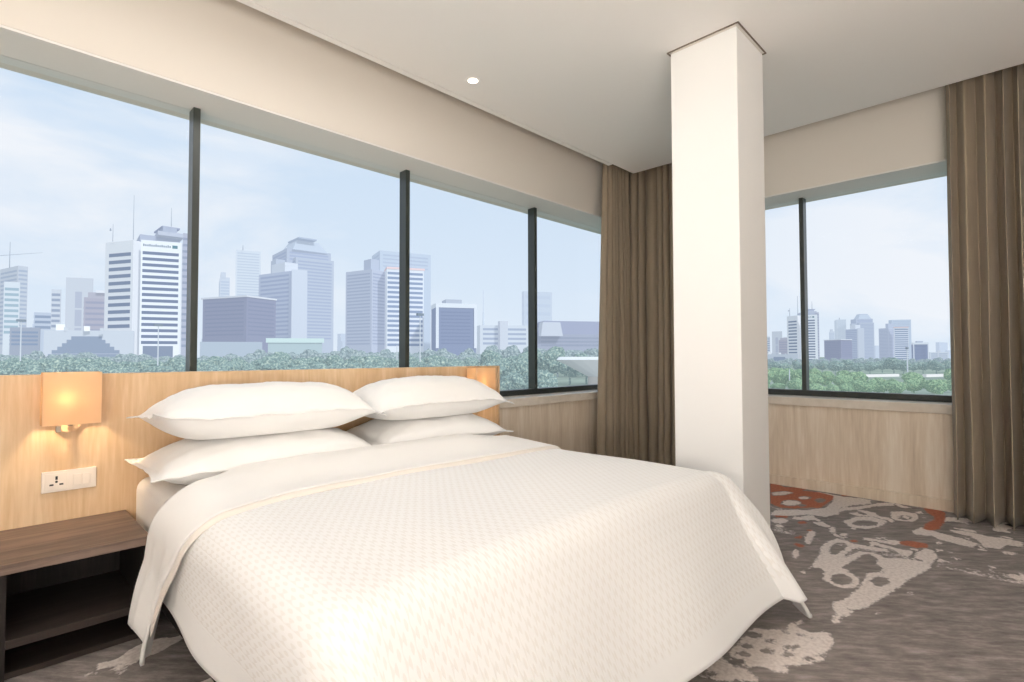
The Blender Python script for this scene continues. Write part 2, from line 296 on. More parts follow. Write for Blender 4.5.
RUST=[[(5.14,1.76),(5.14,1.68),(5.07,1.62),(5.13,1.55),(5.20,1.44),(5.05,1.47),(5.09,1.35),(5.05,1.22),(4.93,1.20),(4.69,1.20),(4.58,1.20),(4.53,1.26),(4.42,1.34),(4.37,1.43),(4.44,1.52)],
[(5.12,0.64),(5.19,0.55),(5.07,0.50),(4.76,0.48),(4.57,0.49),(4.49,0.53),(4.52,0.57),(4.67,0.57),(4.80,0.54),(4.90,0.55),(4.99,0.60)],
[(4.08,0.64),(4.15,0.61),(4.17,0.56),(4.17,0.50),(4.09,0.49),(4.04,0.54),(4.04,0.61)],
[(3.73,1.13),(3.79,1.11),(3.76,1.09),(3.71,1.10),(3.70,1.12)],
[(3.59,1.10),(3.62,1.09),(3.60,1.03),(3.55,1.04),(3.56,1.07)],
[(4.13,1.39),(4.19,1.31),(4.13,1.30),(4.09,1.37)],
[(4.11,1.16),(4.08,1.17),(4.06,1.18),(4.05,1.20),(4.05,1.21),(4.07,1.22),(4.10,1.21),(4.12,1.20),(4.13,1.19),(4.13,1.17)],
[(3.93,0.82),(3.91,0.82),(3.89,0.83),(3.88,0.85),(3.88,0.86),(3.89,0.86),(3.92,0.86),(3.93,0.85),(3.94,0.83),(3.94,0.82)],
[(3.95,1.08),(3.94,1.09),(3.93,1.09),(3.92,1.11),(3.92,1.11),(3.93,1.12),(3.94,1.12),(3.96,1.11),(3.96,1.10),(3.96,1.09)],
[(5.18,1.10),(5.15,1.11),(5.12,1.13),(5.09,1.16),(5.09,1.18),(5.11,1.19),(5.15,1.18),(5.18,1.16),(5.20,1.13),(5.21,1.10)]]
RUST_CUT=[[(4.60,1.34),(4.54,1.34),(4.49,1.36),(4.46,1.39),(4.46,1.42),(4.47,1.46),(4.53,1.47),(4.59,1.48),(4.65,1.46),(4.68,1.43),(4.68,1.40),(4.66,1.36)],
[(4.81,1.64),(4.94,1.57),(4.93,1.49),(4.78,1.52),(4.69,1.59)],
[(4.83,1.23),(4.78,1.23),(4.74,1.24),(4.73,1.27),(4.75,1.28),(4.79,1.30),(4.85,1.30),(4.88,1.29),(4.89,1.27),(4.87,1.24)],
[(4.83,1.34),(4.79,1.34),(4.75,1.36),(4.74,1.38),(4.75,1.40),(4.78,1.42),(4.83,1.42),(4.87,1.40),(4.88,1.38),(4.87,1.34)],
[(4.57,1.30),(4.54,1.30),(4.52,1.31),(4.51,1.32),(4.52,1.34),(4.54,1.35),(4.57,1.34),(4.59,1.34),(4.59,1.32),(4.59,1.30)]]
# ------------------------------------------------------------------ dimensions (metres)
H=3.05                       # ceiling
X0,Y0=5.143,3.253            # inner faces of the two window walls
Xe,Ye=4.70,2.897             # edges of the ceiling at the curtain pockets
ZS=2.663                     # soffit over the windows
XG,YG=5.44,3.55              # glass planes
XB,YB=-2.6,-2.9              # walls behind the camera
ZSILL=.80

# ------------------------------------------------------------------ room shell
def build_floor():
    st=.016; nx=int((X0-XB)/st)+1; ny=int((Y0-YB)/st)+1
    xs=np.linspace(XB,X0+.02,nx); ys=np.linspace(YB,Y0+.02,ny)
    GX,GY=np.meshgrid(xs,ys); P=np.stack([GX.ravel(),GY.ravel()],1)
    def sdf(poly):
        p=np.array(poly); d=np.full(len(P),1e9); ins=np.zeros(len(P),bool)
        lo=p.min(0)-.12; hi=p.max(0)+.12
        sel=np.where((P[:,0]>lo[0])&(P[:,0]<hi[0])&(P[:,1]>lo[1])&(P[:,1]<hi[1]))[0]
        Q=P[sel]; dd=np.full(len(sel),1e9); ii=np.zeros(len(sel),bool)
        for a,b in zip(p,np.roll(p,-1,0)):
            e=b-a; w=Q-a; t=np.clip((w@e)/max(e@e,1e-9),0,1); dd=np.minimum(dd,np.hypot(*(w-np.outer(t,e)).T))
            if a[1]!=b[1]:
                c=(a[1]>Q[:,1])!=(b[1]>Q[:,1]); ii^= c&(Q[:,0]<(b[0]-a[0])*(Q[:,1]-a[1])/(b[1]-a[1])+a[0])
        out=np.full(len(P),-.12); out[sel]=np.clip(np.where(ii,dd,-dd),-.12,.12); return out
    def field(add,cut):
        f=np.full(len(P),-.12)
        for q in add: f=np.maximum(f,sdf(q))
        for q in cut: f=np.minimum(f,-sdf(q))
        return f
    rust=field(RUST,RUST_CUT); cream=field(CREAM,CREAM_CUT)
    # the same blotchy motif goes on where the photograph does not look: under the bed side and behind
    for i in np.where((P[:,0]<1.2)|(P[:,1]<-.7))[0]:
        x,y=P[i]; n=noise.fractal(Vector((x*2.1,y*3.3,3.7)),1.0,2.0,4); cream[i]=max(cream[i],min(.1,(n-.33)*.25))
    for i in np.where((P[:,0]>3.75)&(P[:,1]>-.1)&(P[:,1]<1.75)&(cream<-.015)&(rust<-.03))[0]:
        x,y=P[i]; n=noise.fractal(Vector((x*6,y*7.5,1.3)),1.0,2.0,4); cream[i]=max(cream[i],min(.06,(n-.34)*.16*sm(3.75,4.1,x)))
    v=[(float(x),float(y),0) for x,y in P]
    f=[(j*nx+i,j*nx+i+1,(j+1)*nx+i+1,(j+1)*nx+i) for j in range(ny-1) for i in range(nx-1)]
    me=bpy.data.meshes.new('floor'); me.from_pydata(v,[],f)
    for nm,a in (('cream',cream),('rust',rust)):
        at=me.attributes.new(nm,'FLOAT','POINT'); at.data.foreach_set('value',a.astype(np.float32))
    me.materials.append(M['carpet']); o=bpy.data.objects.new('floor',me); C.objects.link(o); return struct(o)
build_floor()
struct(box('floor_slab',M['base'],(XB-.2,X0+.45,YB-.2,Y0+.45,-.3,-.01)))
# ceiling with a thin shadow line and a cover strip along the left pocket
cb=MB().box(XB,Xe,YB,Ye,H,H+.22); ceil=struct(cb.build('ceiling',M['ceiling']))
struct(box('trim_1',M['ceiling'],(XB,4.33,Ye+.006,Ye+.052,H-.001,H+.02)))
struct(box('ceiling_slab',M['wall'],(XB-.2,X0+.45,YB-.2,Y0+.45,H+.22,H+.4)))
# walls
struct(box('wall_left_upper',M['wall'],(XB-.2,X0+.45,Y0,YG+.2,ZS,H+.22)))
struct(box('wall_left',M['oak_pale'],(XB-.2,X0+.45,Y0+.02,YG+.2,-.3,.735)))
struct(box('wall_right_upper',M['wall'],(X0,XG+.2,YB-.2,Y0,ZS,H+.22)))
struct(box('wall_right',M['oak_pale'],(X0+.02,XG+.2,YB-.2,Y0+.02,-.3,.735)))
struct(box('wall_right_return',M['wall'],(X0,XG+.2,YB-.2,-1.52,.735,ZS)))
struct(box('wall_back',M['white'],(XB-.2,X0+.45,YB-.2,YB,-.3,H+.22)))
struct(box('wall_front',M['white'],(XB-.2,XB,YB-.2,YG+.2,-.3,H+.22)))
struct(box('baseboard_right',M['oak_pale'],(X0-.012,X0+.02,YB,Y0+.02,0,.085)))
struct(box('baseboard_left',M['oak_pale'],(XB,X0,Y0-.0,Y0+.02,0,.085)))
# paler painted soffits over the glass
struct(box('trim_2',M['soffit'],(XB,XG,Y0+.004,YG+.1,ZS-.012,ZS+.001)))
struct(box('trim_3',M['soffit'],(X0+.004,XG+.1,YB,Y0+.004,ZS-.012,ZS+.001)))
# square column, slightly slimmer than the collar, dark strips painted as gap shade
colm=struct(box('column',M['white'],(2.98,3.383,1.16,1.565,0,H-.012),bevel=.004))
tag(colm,'square white painted column standing between the bed foot and the corner curtains','column')
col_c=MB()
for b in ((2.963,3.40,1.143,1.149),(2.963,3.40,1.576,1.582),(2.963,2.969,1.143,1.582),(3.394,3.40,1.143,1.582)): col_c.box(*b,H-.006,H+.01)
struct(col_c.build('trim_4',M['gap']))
cg=MB().box(2.985,3.378,1.165,1.56,H-.014,H+.001); struct(cg.build('trim_5',M['wall']))

# windows
def window(n, axis, g, a0, a1, mulls):
    """axis 'x': runs along x at y=g ; axis 'y': runs along y at x=g"""
    w=empty('window_%d'%n,((a0+a1)/2,g,ZSILL) if axis=='x' else (g,(a0+a1)/2,ZSILL)); struct(w)
    inv=w.location
    def bx(s0,s1,d0,d1,z0,z1,name,mat,bev=0):
        b=(s0,s1,g+d0,g+d1,z0,z1) if axis=='x' else (g+d0,g+d1,s0,s1,z0,z1)
        b=(b[0]-inv.x,b[1]-inv.x,b[2]-inv.y,b[3]-inv.y,b[4]-inv.z,b[5]-inv.z)
        return MB().box(*b).build(name,mat,w,bev)
    bx(a0,a1,-.05,.04,ZSILL,ZSILL+.052,'window_frame',M['frame'],.003)
    for s in mulls:
        bx(s-.019,s+.019,-.05,.04,ZSILL+.052,ZS-.012,'mullion',M['mull'],.002)
    e=[a0]+mulls+[a1]
    for p,q in zip(e,e[1:]):
        bx(p+(.019 if p!=a0 else 0),q-(.019 if q!=a1 else 0),.005,.013,ZSILL+.05,ZS-.012,'pane',M['glass'])
    # window board with a thick nose
    s=Y0-.006 if axis=='x' else X0-.006
    bx(a0,a1,s-g,-.0,.728,ZSILL,'sill',M['sill'],.004)
    return w
window(1,'x',YG,XB,XG-.055,[-2.11,-.61,.88,2.362,3.867])
window(2,'y',XG,-1.5,Y0-.02,[.03,1.53])
struct(box('trim_6',M['mull'],(XG-.05,XG+.05,YG-.05,YG+.05,ZSILL-.06,ZS-.012)))
struct(box('trim_7',M['glass'],(XG+.005,XG+.013,Y0,YG-.05,ZSILL,ZS-.012)))

# ceiling downlight
dl=empty('downlight',(2.33,2.68,H)); tag(dl,'small round recessed ceiling downlight near the left ceiling edge','downlight')
r=MB(); k=32
rv=[(.034,-.001),(.046,-.004),(.050,0),(.050,.002)]
r.grid(lambda u,v:(rv[min(3,round(v*3))][0]*math.cos(2*PI*u),rv[min(3,round(v*3))][0]*math.sin(2*PI*u),rv[min(3,round(v*3))][1]),k,3)
r.build('trim_ring',M['white'],dl,smooth=True)
MB().tube((0,0,-.0015),(0,0,.004),.034,.034,32).build('lens',M['downglow'],dl)

# ------------------------------------------------------------------ headboard, sconces, sockets, nightstands
HB=3.153
hb=empty('headboard',(1.2,HB,0)); tag(hb,'long low light oak headboard panel running behind bed and nightstands','headboard')
MB().box(-3.7,1.805,0,.085,0,1.094).build('panel',M['oak'],hb,.002)
MB().box(1.807,1.83,-.004,.085,0,1.094).build('end_panel',M['oak'],hb,.002)

def sconce(cx, label, ztop):
    s=empty('wall_sconce',(cx,HB,ztop-.115)); tag(s,label,'wall lamp','bedside wall sconces')
    # square fabric shade, open above and below
    w,d0,d1,h=.101,-.13,-.02,.115; t=.0025
    sh=MB()
    sh.box(-w,w,d0,d0+t,-h,h); sh.box(-w,w,d1-t,d1,-h,h); sh.box(-w,-w+t,d0+t,d1-t,-h,h); sh.box(w-t,w,d0+t,d1-t,-h,h)
    sh.build('lamp_shade',M['shade'],s)
    # bracket below: rounded wooden backplate disc, little steel switch block
    MB().tube((0,-.018,-.115),(0,0,-.115),.045,.045,24).build('wall_plate',M['oak'],s,.002)
    MB().box(-.008,.008,-.06,0,-.128,-.112).box(-.006,.006,-.06,-.048,-.128,-.03).build('bracket',M['steel'],s,.002)
    sw=MB().box(-.052,-.034,-.085,-.070,-.150,-.122).build('switch',M['steel'],s,.002)
    MB().box(-.046,-.040,-.080,-.045,-.124,-.112).build('switch_arm',M['steel'],sw)
    bl=bmesh.new(); bmesh.ops.create_uvsphere(bl,u_segments=16,v_segments=12,radius=.017); bmesh.ops.translate(bl,verts=bl.verts,vec=(-.022,-.066,.002))
    me=bpy.data.meshes.new('bulb'); bl.to_mesh(me); bl.free(); me.materials.append(M['bulb']); me.polygons.foreach_set('use_smooth',[True]*len(me.polygons))
    o=bpy.data.objects.new('bulb',me); C.objects.link(o); o.parent=s; o.location=(0,-.012,0)
    li=bpy.data.lights.new('sconce_light','POINT'); li.energy=LAMP_W; li.color=(1,.70,.42); li.shadow_soft_size=.02
    lo=bpy.data.objects.new('sconce_light',li); C.objects.link(lo); lo.parent=s; lo.location=(-.022,-.090,.0)
    return s
LAMP_W=11
sconce(.293,'glowing square wall sconce above the nightstand, left of the pillows',1.105)
sconce(2.761,'glowing wall sconce at the right end of the headboard, half behind the pillows',1.084)

def socket(x0,x1,z0,z1,label):
    w=(x1-x0)/2; h=(z1-z0)/2
    s=empty('power_socket',((x0+x1)/2,HB,(z0+z1)/2)); tag(s,label,'socket','bedside socket plates')
    MB().box(-w,w,-.009,0,-h,h).build('face_plate',M['plastic'],s,.002)
    o=MB().box(-w+.012,-.006,-.0105,-.008,-h+.01,h-.01).build('outlet',M['plastic'],s,.001)
    cx=(-w+.012-.006)/2
    MB().box(cx-.004,cx+.004,-.0115,-.0095,.008,.024).build('pin_hole',M['black'],o)
    for q in (-1,1): MB().box(cx+q*.017-.007,cx+q*.017+.007,-.0115,-.0095,-.017,-.010).build('pin_hole',M['black'],o)
    MB().tube((cx,-.0115,-.001),(cx,-.0095,-.001),.005,.005,12).build('pin_hole',M['black'],o)
    for a in (.012,.044): MB().box(a,a+.030,-.013,-.008,-.027,.024).build('switch_rocker',M['plastic'],s,.0015)
    return s
socket(.202,.395,.566,.659,'white socket and switch plate on the headboard below the left sconce')
socket(2.66,2.853,.566,.659,'white socket and switch plate below the right sconce, mostly behind the pillows')

def nightstand(x0,x1,label):
    s=empty('nightstand',((x0+x1)/2,HB,0)); tag(s,label,'nightstand','bedside tables'); w=(x1-x0)/2; D=-.535
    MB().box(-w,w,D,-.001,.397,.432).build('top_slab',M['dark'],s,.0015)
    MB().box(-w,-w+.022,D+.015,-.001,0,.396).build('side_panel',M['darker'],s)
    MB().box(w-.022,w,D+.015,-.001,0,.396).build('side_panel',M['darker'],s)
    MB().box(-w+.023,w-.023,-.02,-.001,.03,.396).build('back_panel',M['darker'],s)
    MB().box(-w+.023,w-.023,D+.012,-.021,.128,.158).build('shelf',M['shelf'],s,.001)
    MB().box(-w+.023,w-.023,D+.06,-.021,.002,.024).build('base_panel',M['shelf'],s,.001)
    return s
nightstand(.060,.512,'dark stained open-shelf nightstand under the left sconce, beside the pillows')

# ------------------------------------------------------------------ bed
bed=empty('bed',(1.53,2.13,0)); tag(bed,'king size bed with mattress and fitted sheet under the white duvet','bed')
MB().box(-.97,.97,-.96,1.0,.09,.30).build('bed_base',M['base'],bed,.02)
for sx in (-.85,.85):
    for sy in (-.86,.86): MB().tube((sx,sy,0),(sx,sy,.092),.028,.033,16).build('leg',M['oak'],bed)
mt=MB().box(-.99,.99,-.99,1.0,.30,.592).build('mattress',M['sheet'],bed,.06,seg=5)
mt.data.polygons.foreach_set('use_smooth',[True]*6)

XL,XR,YF=.64,2.485,1.165      # core rectangle; the cloth rounds off outside it
RR=.125; ZT=.602
def nz(x,y,z=0,s=1): return noise.noise(Vector((x*s,y*s,z)))
def drape(sx, sy, off=0., flap=False):
    """sheet coordinates -> point. sx,sy are lengths along the cloth measured as if flat"""
    ex = (sx-XR) if sx>XR else ((sx-XL) if sx<XL else 0)
    ey = (sy-YF) if sy<YF else 0
    cx=min(max(sx,XL),XR); cy=max(sy,YF)
    crown=.022*math.sin(PI*min(1,max(0,(cx-XL)/(XR-XL))))**.7
    zt=ZT+crown+.006*nz(cx,cy,1,2.2)+off
    if cx<1.0: zt-=0.0
    e=math.hypot(ex,ey)
    if e<1e-6: return (sx,sy,zt)
    ux,uy=ex/e,ey/e
    # flare angle from the vertical
    fl=math.radians(9)*abs(ux)**2+math.radians(30)*uy*uy+math.radians(13)*abs(ux*uy)*2
    if ux<0: fl=math.radians(6)*ux*ux+math.radians(26)*uy*uy+math.radians(10)*abs(ux*uy)*2
    R=RR+off
    amax=PI/2-fl; L1=R*amax
    if e<L1:
        a=e/R; h=R*math.sin(a); dz=R*(1-math.cos(a))
    else:
        q=e-L1; h=R*math.sin(amax)+q*math.sin(fl); dz=R*(1-math.cos(amax))+q*math.cos(fl)
        # gentle hanging folds, gathered at the corners
        ph=(sy if abs(ux)>abs(uy) else sx)
        g=sm(0,.35,q)
        h+=g*(.012*math.sin(ph*7+1.3+ (2 if ux>0 else 0))+.02*nz(ph,e,4,2.5))
        cor=(2*abs(ux*uy))
        ang=math.atan2(abs(uy),abs(ux))
        h+=(1 if ux>0 else .0)*g*cor*.040*math.cos((ang-.80)*7.5)
    hx=hy=h
    if ex and ey:                       # at a foot corner the cloth hangs steeply sideways and runs out towards the foot
        q=max(0,e-L1); hx=R*math.sin(min(amax,e/R))+q*math.sin(math.radians(8)); hy=h+q*.10*sm(0,.4,q)
        bl=.105*math.sin(PI*min(1,e/.62))*min(1,2*abs(ux*uy)); bl*=(1 if ux>0 else 0); hx+=bl*.9; hy+=bl*.35; dz-=bl*.25
        hx+=(h-R*math.sin(min(amax,e/R))-q*math.sin(fl))*.6
    x=cx+ux*hx; y=cy+uy*hy; z=zt-dz
    if z<.022:
        z=.022+.002*math.sin(sx*40)
    return (x,y,z)

def build_duvet():
    eL,eR,eF=.41,.50,.62
    nu,nv=200,150
    s0,s1=XL-eL,XR+eR; t0,t1=YF-eF,2.56
    pts=[];uv=[];bd=[]
    for j in range(nv+1):
        for i in range(nu+1):
            sx=s0+(s1-s0)*i/nu; sy=t0+(t1-t0)*j/nv
            # rounded sheet corners
            p=drape(sx,sy)
            pts.append(p); uv.append((sx,sy))
            dist=min(sx-s0+.0,s1-sx,sy-t0); bd.append(1-0 if dist>.085 else 0)
    mb=MB(); mb.v=pts
    mb.f=[(j*(nu+1)+i,j*(nu+1)+i+1,(j+1)*(nu+1)+i+1,(j+1)*(nu+1)+i) for j in range(nv) for i in range(nu)]
    o=mb.build('duvet',M['duvet'],None,smooth=True,uv=uv,solid=.016)
    at=o.data.attributes.new('border','FLOAT','POINT'); at.data.foreach_set('value',np.array(bd,dtype=np.float32))
    tag(o,'white woven-pattern duvet spread over the bed and hanging over its sides','duvet')
    return o
duvet=build_duvet()

def build_flap():
    """top end of the duvet folded back: plain underside showing, hanging long at the left"""
    y0,y1=2.185,2.60
    nu,nv=190,34
    def seam(x): return 2.09-.03*sm(1.0,1.9,x)+.07*sm(1.9,2.6,x) if x>.9 else 2.09-.06*sm(.9,.55,x)
    def pt(u,v):
        eL=.60+.07*(1-sm(0,.22,v)); eR=.36
        s0,s1=XL-eL,XR+eR
        sx=s0+(s1-s0)*u
        q=max(0,(XL-sx))
        ys=seam(sx)+.20*sm(.0,.62,q)
        yh=2.57-.15*sm(.85,.66,sx)+.10*sm(.1,.5,q)
        y=ys+(yh-ys)*v
        top=1 if q<=0 else max(0,1-q/.35)
        off=.022+.050*sm(.15,.75,v)*top*(1-.35*sm(.88,1,v))
        if sx>2.0: off-=.035*sm(2.0,2.45,sx)*sm(.15,.75,v)
        if sx>XR: off=.02+.012*sm(0,.6,v)*max(0,1-(sx-XR)/.2)
        off+=.006*nz(sx,y,7,5)
        # vertical pleats on the hanging end
        hang=sm(.10,.5,q)
        off+=hang*(.016*math.sin(v*9+q*2)+.010*math.sin(v*21+1)) + hang*.01
        p=list(drape(sx,y,off))
        if v>.93 and q<.12: p[2]-=.035*sm(.93,1,v)
        # the front edge of the hanging end leans back toward the headboard
        return p
    mb=MB().grid(pt,nu,nv)
    fo=mb.build('turned_back_flap',M['sheet'],duvet,smooth=True,solid=.012)
    tag(fo,'plain folded-back top end of the duvet')
    # hem strip along the seam
    def hem(u,v):
        p0=Vector(pt(u,0)); p1=Vector(pt(u,.08)); d=(p0-p1).normalized(); a=v*PI
        return p0+d*(.004+.022*v)+Vector((0,0,-.018*v+.006*math.sin(a)))
    MB().grid(lambda u,v:hem(.05+u*.88,v),170,5).build('hem_strip',M['hem'],duvet,smooth=True,solid=.004)
build_flap()

def pillow(cx,cy,zb,hw,hd,th,seamz,tips,label,rot=0,seed=0):
    """seamz height of the edge seam above zb; tips: extra z at corners (front-left, front-right, back-left, back-right)"""
    mb=MB(); nu,nv=72,48
    def base(u,v):
        au,av=abs(u),abs(v)
        x=hw*u*(1-.05*(1-v*v)*au**6); y=hd*v*(1-.06*(1-u*u)*av**6)
        w=[(1-u)*(1-v),(1+u)*(1-v),(1-u)*(1+v),(1+u)*(1+v)]
        k=(au**5)*(av**2+.35)/1.35
        tz=sum(a*b for a,b in zip(w,tips))/4*k*1.0
        return x,y,tz
    def T(u,v):
        a=min(1,abs(u)/.93); b=min(1,abs(v)/.91)
        return (1-a**3.0)**.60*(1-b**2.6)**.55
    def surf(side):
        def fn(i,j):
            u=-1+2*i; v=-1+2*j
            # denser toward the rim
            u=math.sin(u*PI/2)*.55+u*.45; v=math.sin(v*PI/2)*.55+v*.45
            x,y,tz=base(u,v); t=T(u,v)
            sz=seamz*(1-0.0)
            wr=.014*nz(x+seed,y,seed,5)+.009*nz(x*1.0+seed,y*3,seed+3,7)+.005*nz(x*2+seed,y,seed+3,14)
            rim=max(0,1-t*2.2)
            wr+=rim*.007*math.sin(x*38+seed*2+3*nz(x,y,seed,4))*(1 if abs(v)>abs(u) else 0)+rim*.006*math.sin(y*45+seed)*(1 if abs(u)>=abs(v) else 0)
            up=(th-seamz); dn=seamz
            if side>0: z=sz+t*up+wr*(.4+t*.4)+tz+.0022
            else: z=sz-min(1,t*1.35)*dn+wr*.3*rim+tz-.0022
            return (x,y,z)
        return fn
    mb.grid(surf(1),nu,nv); n=len(mb.v)
    lo=MB().grid(surf(-1),nu,nv); mb.v+=lo.v; mb.f+=[tuple(n+i for i in reversed(f)) for f in lo.f]
    # close the rim
    ring=[i for i in range(nu+1)]+[(j)*(nu+1)+nu for j in range(1,nv+1)]+[nv*(nu+1)+i for i in range(nu-1,-1,-1)]+[j*(nu+1) for j in range(nv-1,0,-1)]
    for a,b in zip(ring,ring[1:]+ring[:1]): mb.f.append((a,n+a,n+b,b))
    o=mb.build('pillow',M['linen'],None,smooth=True); o.location=(cx,cy,zb); o.rotation_euler[2]=rot
    tag(o,label,'pillow','four white pillows in two stacks against the headboard')
    return o
pillow(1.035,2.80,.600,.545,.272,.205,.075,(-.008,-.02,.01,0),'lower pillow of the left stack, white, on the mattress next to the nightstand',0,1)
pillow(1.035,2.805,.800,.540,.270,.238,.100,(.045,-.05,-.02,-.04),'upper pillow of the left stack, white and plump, nearest the left sconce',0,2)
pillow(2.065,2.845,.605,.520,.295,.195,.070,(-.01,-.02,0,0),'lower pillow of the right stack, white, at the far side of the bed',0,3)
pillow(2.070,2.850,.795,.535,.290,.245,.095,(-.03,-.045,-.03,-.03),'upper pillow of the right stack, white, in front of the right sconce',0,4)

# ------------------------------------------------------------------ curtains
def curtain(axis, s0,s1, d, zt, label, seed, amp=.038, nf=11, flare=0., depth_sign=-1, zb=.012):
    """heavy pleated curtain; runs along the wall from s0 to s1, centred at depth d"""
    rnd=random.Random(seed); nu=nf*22; nz_=40
    ws=[rnd.uniform(.45,1.6) for _ in range(nf)]; tot=sum(ws); edges=[0]
    for w in ws: edges.append(edges[-1]+w/tot)
    amps=[rnd.uniform(.7,1.25) for _ in range(nf+1)]
    mb=MB()
    def fn(u,v):
        k=0
        while k<nf-1 and u>edges[k+1]: k+=1
        lu=(u-edges[k])/(edges[k+1]-edges[k]); A=amps[k]*(1-lu)+amps[k+1]*lu
        down=1-v                                   # v=1 top, 0 bottom
        c=math.cos(2*PI*lu); sn=math.sin(2*PI*lu)
        sharp=1.15-2.2*abs(math.sin(PI*lu))**.75 if (k%3) else c*(1-.25*abs(c))*.8
        if k%3==0: sharp=sharp*.6+.4*(1.15-2.2*abs(math.sin(PI*lu)))
        a=amp*A*(.62+.55*down**.8)
        dd=a*sharp + .014*nz(u*9,v*1.6,seed,1)*(.3+down) 
        s=s0+(s1-s0)*u - .018*sn*(.5+.5*down)*A + .02*nz(u*5,v*2.2,seed+5,1)*down
        s+= (-flare if s1>s0 else flare)*down*(1-u)**2
        z=zb+(zt-zb)*v + (.006*sharp if v<.02 else 0)
        dd+=.02*down*math.sin(v*5+u*9+seed)*.5
        return (s,d+dd,z) if axis=='x' else (d+dd,s,z)
    mb.grid(fn,nu,nz_)
    o=mb.build('curtain',M['curtain'],None,smooth=True,solid=.004)
    tag(o,label,'curtain','full height taupe curtains'); return o
curtain('x',4.515,4.93,Y0-.135,H+.16,'taupe curtain gathered at the end of the left window, beside the room corner',3,.058,8,.13)
curtain('y',2.28,3.235,X0-.13,H+.16,'taupe curtain on the right wall in the corner, partly behind the column',8,.060,10,.0)
curtain('y',.428,-.85,X0-.19,H+.16,'taupe curtain closing off the right edge of the right-hand window',21,.088,15,.02)
# ------------------------------------------------------------------ the city outside
CZ=1.17; YAW=.78139; FX=527.55; GZ=-18.0
Fv=(math.cos(YAW),math.sin(YAW)); Rv=(math.sin(YAW),-math.cos(YAW))
def W(r,d): return (r*Rv[0]+d*Fv[0], r*Rv[1]+d*Fv[1])      # ground position from bearing offset r at distance d
def rr(px,d): return (px-512)/FX*d
def zz(py,d): return CZ+(356.6-py)/FX*d
hz={}
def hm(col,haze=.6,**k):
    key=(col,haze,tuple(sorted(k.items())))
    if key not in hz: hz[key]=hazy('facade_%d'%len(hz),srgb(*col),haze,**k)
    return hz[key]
GLS=(118,136,166)
DELTA=[0,1.0]
def lean(px,py): return 512+(px-512)*(1+.0295*(356-py)/FX*.8)
def blockshape(l,c,r,d,a):
    """plan of a block whose near corner stands at bearing c"""
    a=math.radians(a)
    if DELTA[0]:
        u=(c-512)/FX; uo=((c-746.6)/.3815-512)/FX; a+=(math.atan(u)-math.atan(uo))*.9
    rc=rr(c,d); ul=(l-512)/FX; ur=(r-512)/FX
    if c>l: wl=(rc-ul*d)/(math.cos(a)+ul*math.sin(a))
    else: wl=12
    if r>c: wr=(ur*d-rc)/max(.12,(math.sin(a)-ur*math.cos(a)))
    else: wr=12
    wl=max(2,min(wl,150*(2.2 if DELTA[0] else 1))); wr=max(2,min(wr,150*(2.2 if DELTA[0] else 1)))
    P0=(rc,d); PL=(rc-wl*math.cos(a),d+wl*math.sin(a)); PR=(rc+wr*math.sin(a),d+wr*math.cos(a))
    PB=(PL[0]+PR[0]-rc,PL[1]+PR[1]-d)
    return P0,PR,PB,PL
def band(parent,name,mat,A,B,z0,z1,t0,t1,proud=.25):
    """thin slab on the face A->B (plan points), between fractions t0..t1"""
    ax,ay=A; bx_,by_=B; dx,dy=bx_-ax,by_-ay; L=math.hypot(dx,dy); nx,ny=dy/L,-dx/L
    if nx*(-ax)+ny*(-ay)<0: nx,ny=-nx,-ny
    q=[]
    for t,o in ((t0,proud),(t1,proud),(t1,-.3),(t0,-.3)): q.append(W(ax+dx*t+nx*o,ay+dy*t+ny*o))
    area=sum(q[i][0]*q[(i+1)%4][1]-q[(i+1)%4][0]*q[i][1] for i in range(4))
    if area<0: q.reverse()
    ox,oy,oz=parent.location
    q=[(x-ox,y-oy) for x,y in q]
    return MB().prism(q,z0-oz,z1-oz).build(name,mat,parent)
def block(parent,name,l,c,r,top,d,col,bot=None,a=45,haze=.6,rows=0,gcol=GLS,rl=(.06,.94),rrr=(.06,.94),rt=None,rb=None,fill=.5,taper=0,faces='LR',rname='window_band'):
    l,c,r=lean(l,top),lean(c,top),lean(r,top)
    S=blockshape(l,c,r,d,a); z1=zz(top,d); z0=GZ if bot is None else zz(bot,d)
    ox,oy,oz=parent.location
    q=[W(*p) for p in S]; q=[(x-ox,y-oy) for x,y in q]
    area=sum(q[i][0]*q[(i+1)%4][1]-q[(i+1)%4][0]*q[i][1] for i in range(4))
    if area<0: q.reverse()
    tp=None
    if taper:
        mx=sum(x for x,y in q)/4; my=sum(y for x,y in q)/4; tp=[(x+(mx-x)*taper,y+(my-y)*taper) for x,y in q]
    MB().prism(q,z0-oz,z1-oz,tp).build(name,hm(col,haze),parent)
    if rows:
        t=zz(rt if rt else top+3,d); b=zz(rb if rb else 352,d); st=(t-b)/rows
        g=hm(gcol,haze)
        for i in range(rows):
            zt_=t-i*st; zb_=zt_-st*fill
            if 'L' in faces and c>l: band(parent,rname,g,S[0],S[3],zb_,zt_,rl[0],rl[1])
            if 'R' in faces and r>c: band(parent,rname,g,S[0],S[1],zb_,zt_,rrr[0],rrr[1])
    return S
def mast(parent,px,y0,y1,d,rad=.5,col=(150,160,175),name='antenna'):
    x,y=W(rr(lean(px,y0),d),d); ox,oy,oz=parent.location
    return MB().tube((x-ox,y-oy,zz(y1,d)-oz),(x-ox,y-oy,zz(y0,d)-oz),rad,rad*.5,6).build(name,hm(col,.5),parent)

